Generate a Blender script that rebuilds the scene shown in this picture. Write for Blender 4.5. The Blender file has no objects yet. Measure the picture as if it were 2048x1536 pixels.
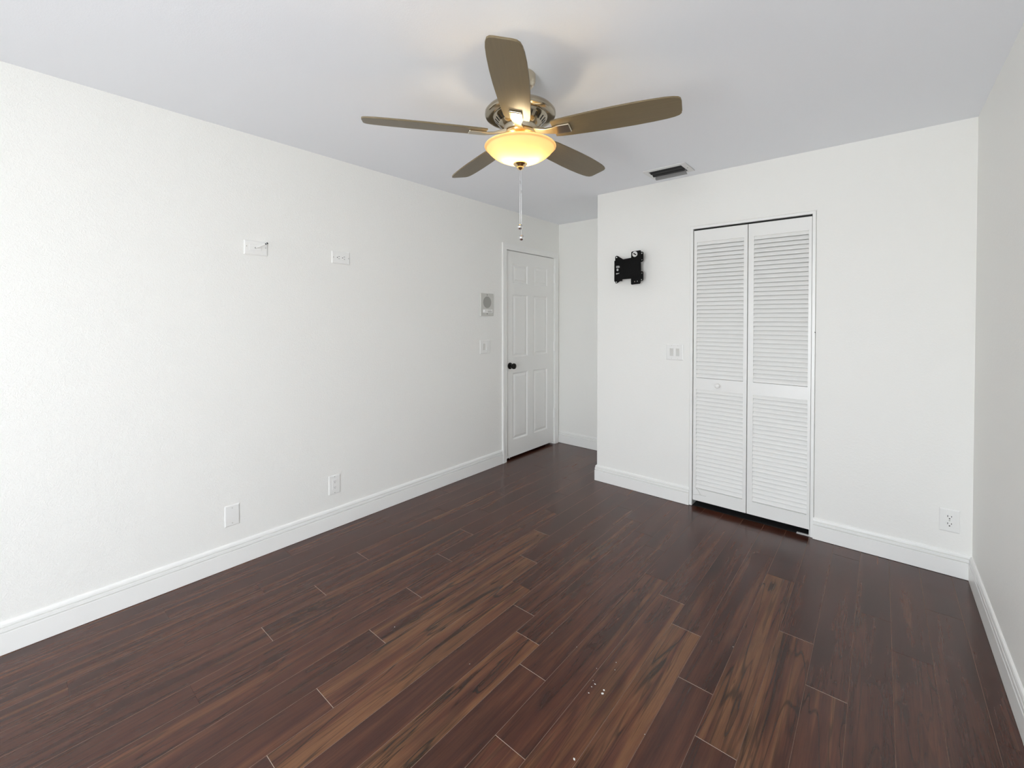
import bpy, bmesh, math, random
from mathutils import Vector, Matrix
from math import radians, sin, cos, pi

S = bpy.context.scene
COL = S.collection

# ------------------------------------------------------------------ camera
CAMX, CAMZ = 2.7582, 1.3839
cam_d = bpy.data.cameras.new('camera')
cam_d.sensor_fit = 'HORIZONTAL'
cam_d.sensor_width = 36.0
cam_d.lens = 871.1162 / 2048 * 36
cam_d.shift_y = -(768 - 649.89) / 2048
cam_d.clip_start = 0.02
cam_o = bpy.data.objects.new('camera', cam_d)
COL.objects.link(cam_o)
cam_o.location = (CAMX, 0, CAMZ)
cam_o.rotation_euler = (radians(90 - 0.766), radians(0), radians(40.2315))
S.camera = cam_o

# ------------------------------------------------------------------ exposure, world, window daylight
S.view_settings.view_transform = 'Standard'
S.view_settings.look = 'None'
S.view_settings.gamma = 1.0
S.view_settings.use_curve_mapping = False
S.view_settings.exposure = 0.0
try:
    S.cycles.max_bounces = 16
    S.cycles.diffuse_bounces = 10
    S.cycles.transmission_bounces = 10
    S.cycles.sample_clamp_indirect = 6.0
    S.cycles.use_denoising = True
    S.cycles.denoising_input_passes = 'RGB_ALBEDO_NORMAL'
    S.cycles.denoising_prefilter = 'ACCURATE'
except Exception:
    pass

SKY_STRENGTH = 15.4
world = bpy.data.worlds.new('overcast_sky')
S.world = world
world.use_nodes = True
wn = world.node_tree
wn.nodes.clear()
w_out = wn.nodes.new('ShaderNodeOutputWorld')
w_bg = wn.nodes.new('ShaderNodeBackground')
w_tc = wn.nodes.new('ShaderNodeTexCoord')
w_sep = wn.nodes.new('ShaderNodeSeparateXYZ')
w_ramp = wn.nodes.new('ShaderNodeValToRGB')
w_map = wn.nodes.new('ShaderNodeMapRange')
w_map.inputs['From Min'].default_value = -1
w_map.inputs['From Max'].default_value = 1
w_ramp.color_ramp.elements[0].position = 0.40
w_ramp.color_ramp.elements[0].color = (0.84, 0.85, 0.88, 1)
w_ramp.color_ramp.elements[1].position = 0.54
w_ramp.color_ramp.elements[1].color = (0.95, 0.99, 1.08, 1)
wn.links.new(w_tc.outputs['Generated'], w_sep.inputs[0])
wn.links.new(w_sep.outputs['Z'], w_map.inputs['Value'])
wn.links.new(w_map.outputs[0], w_ramp.inputs[0])
wn.links.new(w_ramp.outputs[0], w_bg.inputs['Color'])
w_bg.inputs['Strength'].default_value = SKY_STRENGTH
wn.links.new(w_bg.outputs[0], w_out.inputs[0])

LEFT = radians(90)      # local x runs along the left wall (+y), local -y points into the room
# ------------------------------------------------------------------ room numbers (metres)
H = 2.44
W = 3.139          # right wall
D2 = 3.316         # closet wall
D3 = 4.074         # alcove back wall
XC = 0.9076        # outside corner of the closet
YB = -1.75         # back wall (behind the camera)
WIN = (1.52, 2.88, 0.04, 2.03)     # window opening in the back wall: x0 x1 z0 z1

portal = bpy.data.lights.new('window_portal', 'AREA')
portal.shape = 'RECTANGLE'
portal.size = WIN[1] - WIN[0]
portal.size_y = WIN[3] - WIN[2]
portal.cycles.is_portal = True
portal_o = bpy.data.objects.new('window_portal', portal)
COL.objects.link(portal_o)
portal_o.location = ((WIN[0] + WIN[1]) / 2, YB - 0.13, (WIN[2] + WIN[3]) / 2)
portal_o.rotation_euler = (radians(90), 0, 0)     # shines towards +y, into the room

LAMP = 56.0        # emission of the fan light's bulbs

# ------------------------------------------------------------------ materials
def new_mat(name):
    m = bpy.data.materials.new(name)
    m.use_nodes = True
    nt = m.node_tree
    b = nt.nodes['Principled BSDF']
    return m, nt, b

def plain(name, col, rough=0.5, metal=0.0, spec=0.5):
    m, nt, b = new_mat(name)
    b.inputs['Base Color'].default_value = (*col, 1)
    b.inputs['Roughness'].default_value = rough
    b.inputs['Metallic'].default_value = metal
    b.inputs['Specular IOR Level'].default_value = spec
    return m

def painted(name, col, rough, scale, strength, dist=0.002, warp=1.0, detail=3.0, spec=0.3):
    """paint with an orange-peel / knockdown relief"""
    m, nt, b = new_mat(name)
    b.inputs['Base Color'].default_value = (*col, 1)
    b.inputs['Roughness'].default_value = rough
    b.inputs['Specular IOR Level'].default_value = spec
    tc = nt.nodes.new('ShaderNodeTexCoord')
    n1 = nt.nodes.new('ShaderNodeTexNoise')
    n1.inputs['Scale'].default_value = scale
    n1.inputs['Detail'].default_value = detail
    n1.inputs['Distortion'].default_value = warp
    r = nt.nodes.new('ShaderNodeValToRGB')
    r.color_ramp.elements[0].position = 0.45
    r.color_ramp.elements[1].position = 0.62
    bp = nt.nodes.new('ShaderNodeBump')
    bp.inputs['Strength'].default_value = strength
    bp.inputs['Distance'].default_value = dist
    nt.links.new(tc.outputs['Object'], n1.inputs['Vector'])
    nt.links.new(n1.outputs['Fac'], r.inputs[0])
    nt.links.new(r.outputs[0], bp.inputs['Height'])
    nt.links.new(bp.outputs[0], b.inputs['Normal'])
    return m

M = {}
WALLC = (0.895, 0.892, 0.862)
M['wall_left'] = painted('textured_wall_paint', WALLC, 0.55, 92, 0.33, 0.0022, 1.5)
M['wall'] = painted('wall_paint', WALLC, 0.55, 70, 0.12, 0.0015, 1.0)
M['ceiling'] = painted('ceiling_paint', (0.905, 0.925, 0.965), 0.8, 190, 0.08, 0.0015, 0.3, 4.0)
M['trim'] = plain('white_semi_gloss_paint', (0.91, 0.91, 0.89), 0.32)
M['door'] = plain('white_door_paint', (0.90, 0.90, 0.88), 0.38)
M['louver'] = plain('white_louver_paint', (0.87, 0.87, 0.85), 0.30)
M['plastic'] = plain('white_plastic', (0.88, 0.88, 0.86), 0.25)
M['plastic_grey'] = plain('greyish_plastic', (0.62, 0.62, 0.58), 0.4)
M['rocker'] = plain('off_white_rocker_plastic', (0.70, 0.70, 0.67), 0.3)
M['grille'] = plain('grey_grille_plastic', (0.36, 0.36, 0.33), 0.6)
M['slot'] = plain('dark_slot', (0.012, 0.012, 0.011), 0.6)
M['screw'] = plain('screw_metal', (0.5, 0.5, 0.48), 0.35, 0.8)
M['black'] = plain('black_powder_coat', (0.004, 0.004, 0.004), 0.42, 0.0, 0.12)
M['black_soft'] = plain('black_plastic', (0.012, 0.012, 0.012), 0.5)
M['bolt'] = plain('zinc_bolt', (0.55, 0.55, 0.55), 0.35, 0.9)
M['bronze'] = plain('oil_rubbed_bronze', (0.02, 0.018, 0.016), 0.28, 0.6)
M['nickel'] = plain('brushed_nickel', (0.62, 0.55, 0.43), 0.28, 1.0)
M['nickel_dark'] = plain('dark_polished_nickel', (0.40, 0.35, 0.27), 0.14, 1.0)
M['brass'] = plain('satin_brass', (0.80, 0.60, 0.33), 0.22, 1.0)
M['chrome'] = plain('chrome', (0.75, 0.75, 0.75), 0.12, 1.0)
M['vent_white'] = plain('vent_paint', (0.80, 0.80, 0.80), 0.5)
M['vent_grey'] = plain('vent_grey_metal', (0.27, 0.27, 0.27), 0.4, 0.0, 0.4)
M['vent_deep'] = plain('vent_shaded_metal', (0.03, 0.03, 0.03), 0.5, 0.0, 0.3)  # shaded copy of the vent grey, painted on the two smaller blades
M['gap_dark'] = plain('gap_black', (0.012, 0.012, 0.012), 0.8)  # for the duct, and the shade painted under the closet doors
M['duct_light'] = plain('closet_dark', (0.25, 0.24, 0.22), 0.8)
M['chip'] = plain('white_paint_chip', (0.85, 0.84, 0.80), 0.6)
M['label'] = plain('white_sticker', (0.72, 0.72, 0.70), 0.4)
M['vent_tab'] = plain('bare_grey_metal', (0.42, 0.42, 0.41), 0.5, 0.0, 0.4)
M['crack'] = plain('grey_crack', (0.50, 0.50, 0.47), 0.6)
M['cable_white'] = plain('white_cable_jacket', (0.80, 0.80, 0.78), 0.35)
M['backer'] = plain('hall_paint', (0.30, 0.29, 0.27), 0.8)

# fan blade: grey-tan laminate with a faint grain
def blade_mat():
    m, nt, b = new_mat('fan_blade_laminate')
    tc = nt.nodes.new('ShaderNodeTexCoord')
    mp = nt.nodes.new('ShaderNodeMapping')
    mp.inputs['Scale'].default_value = (3, 60, 3)
    n = nt.nodes.new('ShaderNodeTexNoise')
    n.inputs['Scale'].default_value = 2
    r = nt.nodes.new('ShaderNodeValToRGB')
    r.color_ramp.elements[0].color = (0.150, 0.112, 0.058, 1)
    r.color_ramp.elements[1].color = (0.185, 0.140, 0.075, 1)
    nt.links.new(tc.outputs['Object'], mp.inputs[0])
    nt.links.new(mp.outputs[0], n.inputs['Vector'])
    nt.links.new(n.outputs['Fac'], r.inputs[0])
    nt.links.new(r.outputs[0], b.inputs['Base Color'])
    b.inputs['Roughness'].default_value = 0.38
    return m
M['blade'] = blade_mat()

def frosted():
    m, nt, b = new_mat('amber_frosted_glass')
    nt.nodes.remove(b)
    out = nt.nodes['Material Output']
    tr = nt.nodes.new('ShaderNodeBsdfTranslucent')
    tr.inputs['Color'].default_value = (0.53, 0.380, 0.200, 1)
    df = nt.nodes.new('ShaderNodeBsdfDiffuse')
    df.inputs['Color'].default_value = (0.85, 0.70, 0.44, 1)
    gl = nt.nodes.new('ShaderNodeBsdfGlossy')
    gl.inputs['Roughness'].default_value = 0.15
    mx = nt.nodes.new('ShaderNodeMixShader')
    mx.inputs[0].default_value = 0.22
    mx2 = nt.nodes.new('ShaderNodeMixShader')
    mx2.inputs[0].default_value = 0.05
    nt.links.new(tr.outputs[0], mx.inputs[1])
    nt.links.new(df.outputs[0], mx.inputs[2])
    nt.links.new(mx.outputs[0], mx2.inputs[1])
    nt.links.new(gl.outputs[0], mx2.inputs[2])
    nt.links.new(mx2.outputs[0], out.inputs[0])
    return m
M['frosted'] = frosted()

def bulb():
    m, nt, b = new_mat('lit_bulb')
    b.inputs['Base Color'].default_value = (0.9, 0.85, 0.7, 1)
    b.inputs['Emission Color'].default_value = (1.0, 0.80, 0.50, 1)
    b.inputs['Emission Strength'].default_value = LAMP
    return m
M['bulb'] = bulb()

def pane():
    m, nt, b = new_mat('window_glass')
    nt.nodes.remove(b)
    out = nt.nodes['Material Output']
    t = nt.nodes.new('ShaderNodeBsdfTransparent')
    t.inputs['Color'].default_value = (0.97, 0.98, 0.97, 1)
    g = nt.nodes.new('ShaderNodeBsdfGlossy')
    g.inputs['Roughness'].default_value = 0.0
    x = nt.nodes.new('ShaderNodeMixShader')
    x.inputs[0].default_value = 0.06
    nt.links.new(t.outputs[0], x.inputs[1])
    nt.links.new(g.outputs[0], x.inputs[2])
    nt.links.new(x.outputs[0], out.inputs[0])
    return m
M['pane'] = pane()

def wood():
    """dark laminate: every plank carries its own tone (red) and seed (green, blue) as a colour attribute"""
    m, nt, b = new_mat('dark_walnut_laminate')
    N, L = nt.nodes, nt.links
    def mth(op, a, bb=None, clamp=False):
        n = N.new('ShaderNodeMath')
        n.operation = op
        n.use_clamp = clamp
        for i, v in enumerate((a, bb)):
            if v is None:
                continue
            if isinstance(v, (int, float)):
                n.inputs[i].default_value = v
            else:
                L.new(v, n.inputs[i])
        return n.outputs[0]
    at = N.new('ShaderNodeAttribute')
    at.attribute_name = 'plank'
    sp = N.new('ShaderNodeSeparateColor')
    L.new(at.outputs['Color'], sp.inputs[0])
    tone, sd, sd2 = sp.outputs[0], sp.outputs[1], sp.outputs[2]
    tc = N.new('ShaderNodeTexCoord')
    xyz = N.new('ShaderNodeSeparateXYZ')
    L.new(tc.outputs['Object'], xyz.inputs[0])
    X, Y = xyz.outputs[0], xyz.outputs[1]
    def noise(sx, sy, detail=3.0, rough=0.5, dist=0.0, k=1.0):
        cm = N.new('ShaderNodeCombineXYZ')
        L.new(mth('MULTIPLY', X, sx), cm.inputs[0])
        L.new(mth('ADD', mth('MULTIPLY', Y, sy), mth('MULTIPLY', sd, 37.0 * k)), cm.inputs[1])
        L.new(mth('ADD', mth('MULTIPLY', sd2, 53.0), 7.0 * k), cm.inputs[2])
        n = N.new('ShaderNodeTexNoise')
        n.inputs['Scale'].default_value = 1.0
        n.inputs['Detail'].default_value = detail
        n.inputs['Roughness'].default_value = rough
        n.inputs['Distortion'].default_value = dist
        L.new(cm.outputs[0], n.inputs['Vector'])
        return n.outputs['Fac']
    broad = noise(24, 1.0, 2.0, 0.5, 0.6, 1.0)          # tan / red bands along the grain
    line = noise(11, 0.8, 2.0, 0.5, 1.1, 2.0)           # its contour lines are the dark wavy grain lines
    line2 = noise(30, 1.4, 2.0, 0.5, 0.8, 5.0)
    fine = noise(260, 10.0, 3.0, 0.6, 0.2, 3.0)         # fine grain
    hatch = noise(150, 7.0, 1.0, 0.5, 0.3, 6.0)
    cloud = noise(9, 2.2, 2.0, 0.5, 0.4, 7.0)
    fac = mth('ADD', mth('MULTIPLY', mth('SUBTRACT', broad, 0.5), 2.3), mth('SUBTRACT', mth('MULTIPLY', tone, 0.85), 0.03), True)
    r1 = N.new('ShaderNodeValToRGB')
    e = r1.color_ramp.elements
    e[0].position = 0.0
    e[0].color = (0.056, 0.0160, 0.0092, 1)
    e[1].position = 1.0
    e[1].color = (0.165, 0.070, 0.030, 1)
    x1 = e.new(0.50)
    x1.color = (0.088, 0.0275, 0.0145, 1)
    L.new(fac, r1.inputs[0])
    # dark grain lines and soft dark clouds
    def smooth(v, lo, hi, a, b_):
        n = N.new('ShaderNodeMapRange')
        n.interpolation_type = 'SMOOTHSTEP'
        n.inputs['From Min'].default_value = lo
        n.inputs['From Max'].default_value = hi
        n.inputs['To Min'].default_value = a
        n.inputs['To Max'].default_value = b_
        L.new(v, n.inputs['Value'])
        return n.outputs[0]
    ridge = smooth(mth('ABSOLUTE', mth('SUBTRACT', line, 0.52)), 0.002, 0.022, 0.30, 1.0)
    ridge2 = smooth(mth('ABSOLUTE', mth('SUBTRACT', line2, 0.42)), 0.004, 0.045, 0.55, 1.0)
    dark = smooth(cloud, 0.34, 0.52, 0.74, 1.0)
    # short hatched knots
    cmv = N.new('ShaderNodeCombineXYZ')
    L.new(mth('MULTIPLY', X, 6.5), cmv.inputs[0])
    L.new(mth('ADD', mth('MULTIPLY', Y, 2.1), mth('MULTIPLY', sd, 11.0)), cmv.inputs[1])
    L.new(mth('MULTIPLY', sd2, 29.0), cmv.inputs[2])
    vo = N.new('ShaderNodeTexVoronoi')
    vo.inputs['Scale'].default_value = 1.0
    L.new(cmv.outputs[0], vo.inputs['Vector'])
    kn = smooth(mth('ADD', vo.outputs['Distance'], mth('MULTIPLY', mth('SUBTRACT', hatch, 0.5), 0.35)), 0.05, 0.16, 0.30, 1.0)
    lines = mth('MULTIPLY', mth('MULTIPLY', ridge, ridge2), kn)
    lmix = mth('ADD', mth('MULTIPLY', tone, 0.75), 0.22, True)
    lines = mth('ADD', mth('MULTIPLY', lines, lmix), mth('SUBTRACT', 1.0, lmix))
    lines = mth('MULTIPLY', lines, dark)
    cl = N.new('ShaderNodeCombineColor')
    for i in range(3):
        L.new(lines, cl.inputs[i])
    mx = N.new('ShaderNodeMix')
    mx.data_type = 'RGBA'
    mx.blend_type = 'MULTIPLY'
    mx.inputs[0].default_value = 1.0
    L.new(r1.outputs[0], mx.inputs[6])
    L.new(cl.outputs[0], mx.inputs[7])
    # fine grain and mottling
    g = mth('ADD', mth('MULTIPLY', fine, 0.9), 0.58)
    mx2 = N.new('ShaderNodeMix')
    mx2.data_type = 'RGBA'
    mx2.blend_type = 'MULTIPLY'
    mx2.inputs[0].default_value = 1.0
    cg = N.new('ShaderNodeCombineColor')
    for i in range(3):
        L.new(g, cg.inputs[i])
    L.new(mx.outputs[2], mx2.inputs[6])
    L.new(cg.outputs[0], mx2.inputs[7])
    L.new(mx2.outputs[2], b.inputs['Base Color'])
    rr = mth('ADD', mth('MULTIPLY', cloud, 0.10), 0.17)
    L.new(rr, b.inputs['Roughness'])
    b.inputs['Specular IOR Level'].default_value = 0.50
    bp = N.new('ShaderNodeBump')
    bp.inputs['Strength'].default_value = 0.06
    bp.inputs['Distance'].default_value = 0.001
    L.new(line2, bp.inputs['Height'])
    L.new(bp.outputs[0], b.inputs['Normal'])
    return m
M['wood'] = wood()
M['seam'] = plain('worn_edge_glint', (0.22, 0.13, 0.092), 0.45)  # lighter laminate edge, with the bevel's glint painted into the colour
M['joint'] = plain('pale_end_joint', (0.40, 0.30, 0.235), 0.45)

# ------------------------------------------------------------------ mesh helpers
def link(name, bm, mat, parent=None, smooth=False, bevel=0.0, seg=2):
    bmesh.ops.recalc_face_normals(bm, faces=bm.faces[:])
    me = bpy.data.meshes.new(name)
    bm.to_mesh(me)
    bm.free()
    for m in (mat if isinstance(mat, (list, tuple)) else [mat]):
        me.materials.append(m)
    if smooth:
        for p in me.polygons:
            p.use_smooth = True
        try:
            me.set_sharp_from_angle(angle=radians(38))
        except Exception:
            pass
    o = bpy.data.objects.new(name, me)
    COL.objects.link(o)
    if parent:
        o.parent = parent
    if bevel:
        md = o.modifiers.new('edge', 'BEVEL')
        md.width = bevel
        md.segments = seg
        md.limit_method = 'ANGLE'
    return o

def box(bm, x0, x1, y0, y1, z0, z1, mi=0):
    v = [bm.verts.new(c) for c in ((x0, y0, z0), (x1, y0, z0), (x1, y1, z0), (x0, y1, z0),
                                   (x0, y0, z1), (x1, y0, z1), (x1, y1, z1), (x0, y1, z1))]
    for f in ((0, 3, 2, 1), (4, 5, 6, 7), (0, 1, 5, 4), (1, 2, 6, 5), (2, 3, 7, 6), (3, 0, 4, 7)):
        fc = bm.faces.new([v[i] for i in f])
        fc.material_index = mi
    return v

def boxes(*bs):
    bm = bmesh.new()
    for b in bs:
        box(bm, *b)
    return bm

def lathe(profile, n=48, axis='Z', bm=None, at=(0, 0, 0)):
    """revolve (r, h) pairs; h along +axis"""
    bm = bm or bmesh.new()
    rings = []
    for r, h in profile:
        ring = []
        if r < 1e-6:
            c = {'Z': (0, 0, h), 'Y': (0, h, 0), 'X': (h, 0, 0)}[axis]
            ring = [bm.verts.new(Vector(c) + Vector(at))]
        else:
            for k in range(n):
                a = 2 * pi * k / n
                c, s = r * cos(a), r * sin(a)
                p = {'Z': (c, s, h), 'Y': (c, h, s), 'X': (h, c, s)}[axis]
                ring.append(bm.verts.new(Vector(p) + Vector(at)))
        rings.append(ring)
    for a, b in zip(rings, rings[1:]):
        if len(a) == 1 and len(b) == 1:
            continue
        for k in range(n):
            k2 = (k + 1) % n
            if len(a) == 1:
                bm.faces.new((a[0], b[k], b[k2]))
            elif len(b) == 1:
                bm.faces.new((a[k], a[k2], b[0]))
            else:
                bm.faces.new((a[k], a[k2], b[k2], b[k]))
    return bm

def tube(bm, pts, r, n=8):
    pts = [Vector(p) for p in pts]
    rings = []
    for i, p in enumerate(pts):
        d = (pts[min(i + 1, len(pts) - 1)] - pts[max(i - 1, 0)]).normalized()
        u = d.cross(Vector((0, 0, 1)))
        if u.length < 1e-3:
            u = d.cross(Vector((1, 0, 0)))
        u.normalize()
        v = d.cross(u)
        rr = r[i] if isinstance(r, (list, tuple)) else r
        rings.append([bm.verts.new(p + (u * cos(2 * pi * k / n) + v * sin(2 * pi * k / n)) * rr) for k in range(n)])
    for a, b in zip(rings, rings[1:]):
        for k in range(n):
            bm.faces.new((a[k], a[(k + 1) % n], b[(k + 1) % n], b[k]))
    bm.faces.new(rings[0][::-1])
    bm.faces.new(rings[-1])
    return bm

def sweep(path, profile, closed=False):
    """sweep a profile of (out, up) pairs along a mitred path of (point, ...) with out / up axes per segment.
    path: list of Vector points in one plane; axes: function giving for each segment its out and the common up."""
    pts, outs, up = path
    bm = bmesh.new()
    n = len(pts)
    rings = []
    for i, p in enumerate(pts):
        if i == 0:
            o = outs[0]
        elif i == n - 1:
            o = outs[-1]
        else:
            a, b = outs[i - 1], outs[i]
            o = (a + b) / (1 + a.dot(b))
        rings.append([bm.verts.new(p + o * q[0] + up * q[1]) for q in profile])
    m = len(profile)
    for a, b in zip(rings, rings[1:]):
        for k in range(m - 1):
            bm.faces.new((a[k], a[k + 1], b[k + 1], b[k]))
        bm.faces.new((a[m - 1], a[0], b[0], b[m - 1]))
    bm.faces.new(rings[0])
    bm.faces.new(rings[-1][::-1])
    return bm

def outline_mesh(loops, thick, y0=0.0):
    """closed loops of (x, z) in the wall plane, later loops are holes; thickness along -y from y0"""
    cu = bpy.data.curves.new('tmp_outline', 'CURVE')
    cu.dimensions = '2D'
    cu.fill_mode = 'BOTH'
    cu.extrude = thick / 2
    for lp in loops:
        s = cu.splines.new('POLY')
        s.points.add(len(lp) - 1)
        for q, pt in zip(s.points, lp):
            q.co = (pt[0], pt[1], 0, 1)
        s.use_cyclic_u = True
    o = bpy.data.objects.new('tmp_outline', cu)
    COL.objects.link(o)
    bpy.context.view_layer.update()
    me = o.to_mesh()
    bm = bmesh.new()
    bm.from_mesh(me)
    o.to_mesh_clear()
    bpy.data.objects.remove(o)
    bpy.data.curves.remove(cu)
    bmesh.ops.remove_doubles(bm, verts=bm.verts[:], dist=1e-6)
    for v in bm.verts:
        x, z, d = v.co
        v.co = (x, y0 - thick / 2 + d, z)
    return bm

def circ(cx, cz, r, n=16):
    return [(cx + r * cos(2 * pi * k / n), cz + r * sin(2 * pi * k / n)) for k in range(n)]

def struct(o, label, cat=None):
    o['kind'] = 'structure'
    o['label'] = label
    if cat:
        o['category'] = cat
    return o

def thing(name, label, cat, loc, rz=0.0, group=None):
    o = bpy.data.objects.new(name, None)
    COL.objects.link(o)
    o.empty_display_size = 0.05
    o.location = loc
    o.rotation_euler = (0, 0, rz)
    o['label'] = label
    o['category'] = cat
    o['kind'] = 'thing'
    if group:
        o['group'] = group
    return o


# ================================================================== LARGE STRUCTURE
T = 0.12
# floor: real planks, measured rows 0.1269 m wide, joints where the photo has them
PW, X0 = 0.1269, 0.0147
PL = 1.207
FX0, FX1, FY0, FY1 = -1.0, W + 0.10, YB - 0.10, D3 + 0.10
joints = {0: 1.10, 1: 0.50, 2: 0.86, 3: 1.365, 4: 1.051, 5: 0.752, 6: 1.664, 7: 1.348, 8: 1.057, 9: 0.759, 10: 0.538,
          11: 1.603, 12: 1.472, 13: 1.341, 14: 1.057, 15: 2.137, 16: 1.967, 17: 1.689, 18: 1.484, 19: 2.230,
          20: 1.963, 21: 2.62, 22: 2.40, 23: 2.85, 24: 2.1}
tones = {}   # (row, plank index from the measured joint): tone; 0 = plank beyond the joint, -1 = plank nearer the camera
for k, v in {(3, -1): .25, (3, 0): .35, (4, -1): .35, (4, 0): .30, (5, -1): .25, (5, 0): .55, (5, 1): .4, (6, -1): .45, (6, 0): .35, (6, 1): .2,
             (7, -1): .50, (7, 0): .45, (8, -1): .30, (8, 0): .80, (9, -1): .22, (9, 0): .95, (10, -1): .18, (10, 0): .92,
             (11, -1): .10, (11, 0): .45, (12, -1): 1.0, (12, 0): .30, (13, -1): .22, (13, 0): .25, (14, -1): .60, (14, 0): .42,
             (15, -1): .72, (15, -2): .8, (15, 0): .3, (16, -1): 1.0, (16, -2): .9, (16, 0): .3, (17, -1): .08, (17, 0): .20, (17, -2): .3,
             (18, -1): .22, (18, 0): .90, (19, -1): .75, (19, 0): .2, (20, -1): .62, (20, 0): .1, (21, -1): .25, (22, -1): .30, (23, -1): .12, (24, -1): .15, (21, 0): .1, (22, 0): .12, (23, 0): .1, (21, -2): .2, (22, -2): .25, (23, -2): .12}.items():
    tones[k] = v
rnd = random.Random(7)
bm = bmesh.new()
lay = bm.loops.layers.float_color.new('plank')
G, DZ = 0.0008, 0.0007
def quad(cs, mi, col):
    f = bm.faces.new([bm.verts.new(c) for c in cs])
    f.material_index = mi
    for l in f.loops:
        l[lay] = col
    return f
def pale(r, k):      # end joints drawn in the paler colour (the ones seen in the photo)
    return (3 <= r <= 20 and k == 0) or (r in (5, 8, 9) and k == 1)
r0 = math.floor((FX0 - X0) / PW)
r1 = math.ceil((FX1 - X0) / PW)
for r in range(r0, r1):
    xa, xb = max(FX0, X0 + r * PW), min(FX1, X0 + (r + 1) * PW)
    if xb - xa < 0.002:
        continue
    j = joints.get(r, 0.6 + 0.33 * ((r * 5) % 4))
    k = -4
    while j + k * PL < FY1:
        ya, yb = j + k * PL, j + (k + 1) * PL
        if yb > FY0:
            ca, cb = max(ya, FY0), min(yb, FY1)
            t = tones.get((r, k), rnd.choice((0.08, 0.15, 0.25, 0.35, 0.5)) if r > 5 else rnd.uniform(0.1, 0.4))
            col = (t, rnd.random(), rnd.random(), 1)
            a, b_, c, d = xa + G, xb - G, ca + G * 1.1, cb - G * 1.1
            quad(((a, c, 0), (b_, c, 0), (b_, d, 0), (a, d, 0)), 0, col)
            # long seams
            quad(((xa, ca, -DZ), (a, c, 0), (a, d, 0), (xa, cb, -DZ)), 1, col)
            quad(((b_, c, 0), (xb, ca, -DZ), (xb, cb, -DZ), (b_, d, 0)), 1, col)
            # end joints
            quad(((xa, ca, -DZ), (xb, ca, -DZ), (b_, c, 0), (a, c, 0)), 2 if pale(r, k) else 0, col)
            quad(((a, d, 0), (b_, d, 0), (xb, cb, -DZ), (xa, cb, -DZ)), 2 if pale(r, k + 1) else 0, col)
        k += 1
quad(((FX0, FY0, -.06), (FX0, FY1, -.06), (FX1, FY1, -.06), (FX1, FY0, -.06)), 0, (0, 0, 0, 1))
me = bpy.data.meshes.new('floor')
bmesh.ops.remove_doubles(bm, verts=bm.verts[:], dist=1e-5)
bm.normal_update()
bm.to_mesh(me)
bm.free()
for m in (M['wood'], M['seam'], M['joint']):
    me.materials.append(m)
fl = bpy.data.objects.new('floor', me)
COL.objects.link(fl)
struct(fl, 'dark reddish brown wood plank laminate floor', 'floor')

struct(link('ceiling', boxes((FX0, FX1, FY0, FY1, H, H + 0.1)), M['ceiling']), 'smooth cool white ceiling', 'ceiling')

# left wall with the door opening (leaf y 3.175-3.975, top 2.053)
DY0, DY1, DZT = 3.168, 3.986, 2.060
def wall_poly(pts, thick, rot=None, at=(0, 0, 0), holes=()):
    """wall drawn as an outline (u, z), its visible face at local y = 0, thickness behind it"""
    bm = outline_mesh([pts, *holes], thick, thick)
    if rot:
        bmesh.ops.rotate(bm, verts=bm.verts[:], cent=(0, 0, 0), matrix=Matrix.Rotation(rot, 3, 'Z'))
    bmesh.ops.translate(bm, verts=bm.verts[:], vec=at)
    return bm
ZB, ZT = -.03, H + .03
struct(link('wall_left', wall_poly([(FY0, ZB), (DY0, ZB), (DY0, DZT), (DY1, DZT), (DY1, ZB), (FY1, ZB), (FY1, ZT), (FY0, ZT)], T, LEFT), M['wall_left']),
       'long off-white textured wall on the left', 'wall')
# a closed strip of hallway behind the door
struct(link('wall_hallway', boxes((-0.95, -0.90, FY0 + .02, FY1, 0, H), (-0.90, -T, 2.60, 2.65, 0, H), (-0.90, -T, FY1 - .05, FY1, 0, H)), M['backer']),
       'dim hallway walls behind the white panel door', 'wall')
struct(link('wall_alcove', boxes((-T, W + 0.1, D3, D3 + 0.1, 0, H)), M['wall']), 'narrow off-white wall at the end of the door alcove', 'wall')
struct(link('wall_right', boxes((W, W + 0.1, FY0, D3, 0, H)), M['wall']), 'off-white wall along the right edge', 'wall')
CO = (1.700, 2.427, 2.045)       # closet opening
JX = .0198
struct(link('wall_closet', wall_poly([(XC, ZB), (CO[0] - JX, ZB), (CO[0] - JX, CO[2] + JX), (CO[1] + JX, CO[2] + JX), (CO[1] + JX, ZB), (W + .05, ZB), (W + .05, ZT), (XC, ZT)],
                                     .11, None, (0, D2, 0)), M['wall'], bevel=0.006, seg=3), 'off-white wall around the louvered closet doors', 'wall')
struct(link('wall_closet_side', boxes((XC, XC + .10, D2 + .105, D3 + .02, ZB, ZT)), M['wall']), 'off-white side wall of the closet facing the door alcove', 'wall')
struct(link('wall_back', wall_poly([(-T, ZB), (W + .1, ZB), (W + .1, ZT), (-T, ZT)], .12, None, (0, YB - .12, 0),
                                   holes=[[(WIN[0], WIN[2]), (WIN[1], WIN[2]), (WIN[1], WIN[3]), (WIN[0], WIN[3])]]), M['wall']), 'off-white wall with the unseen window behind the camera', 'wall')
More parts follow.
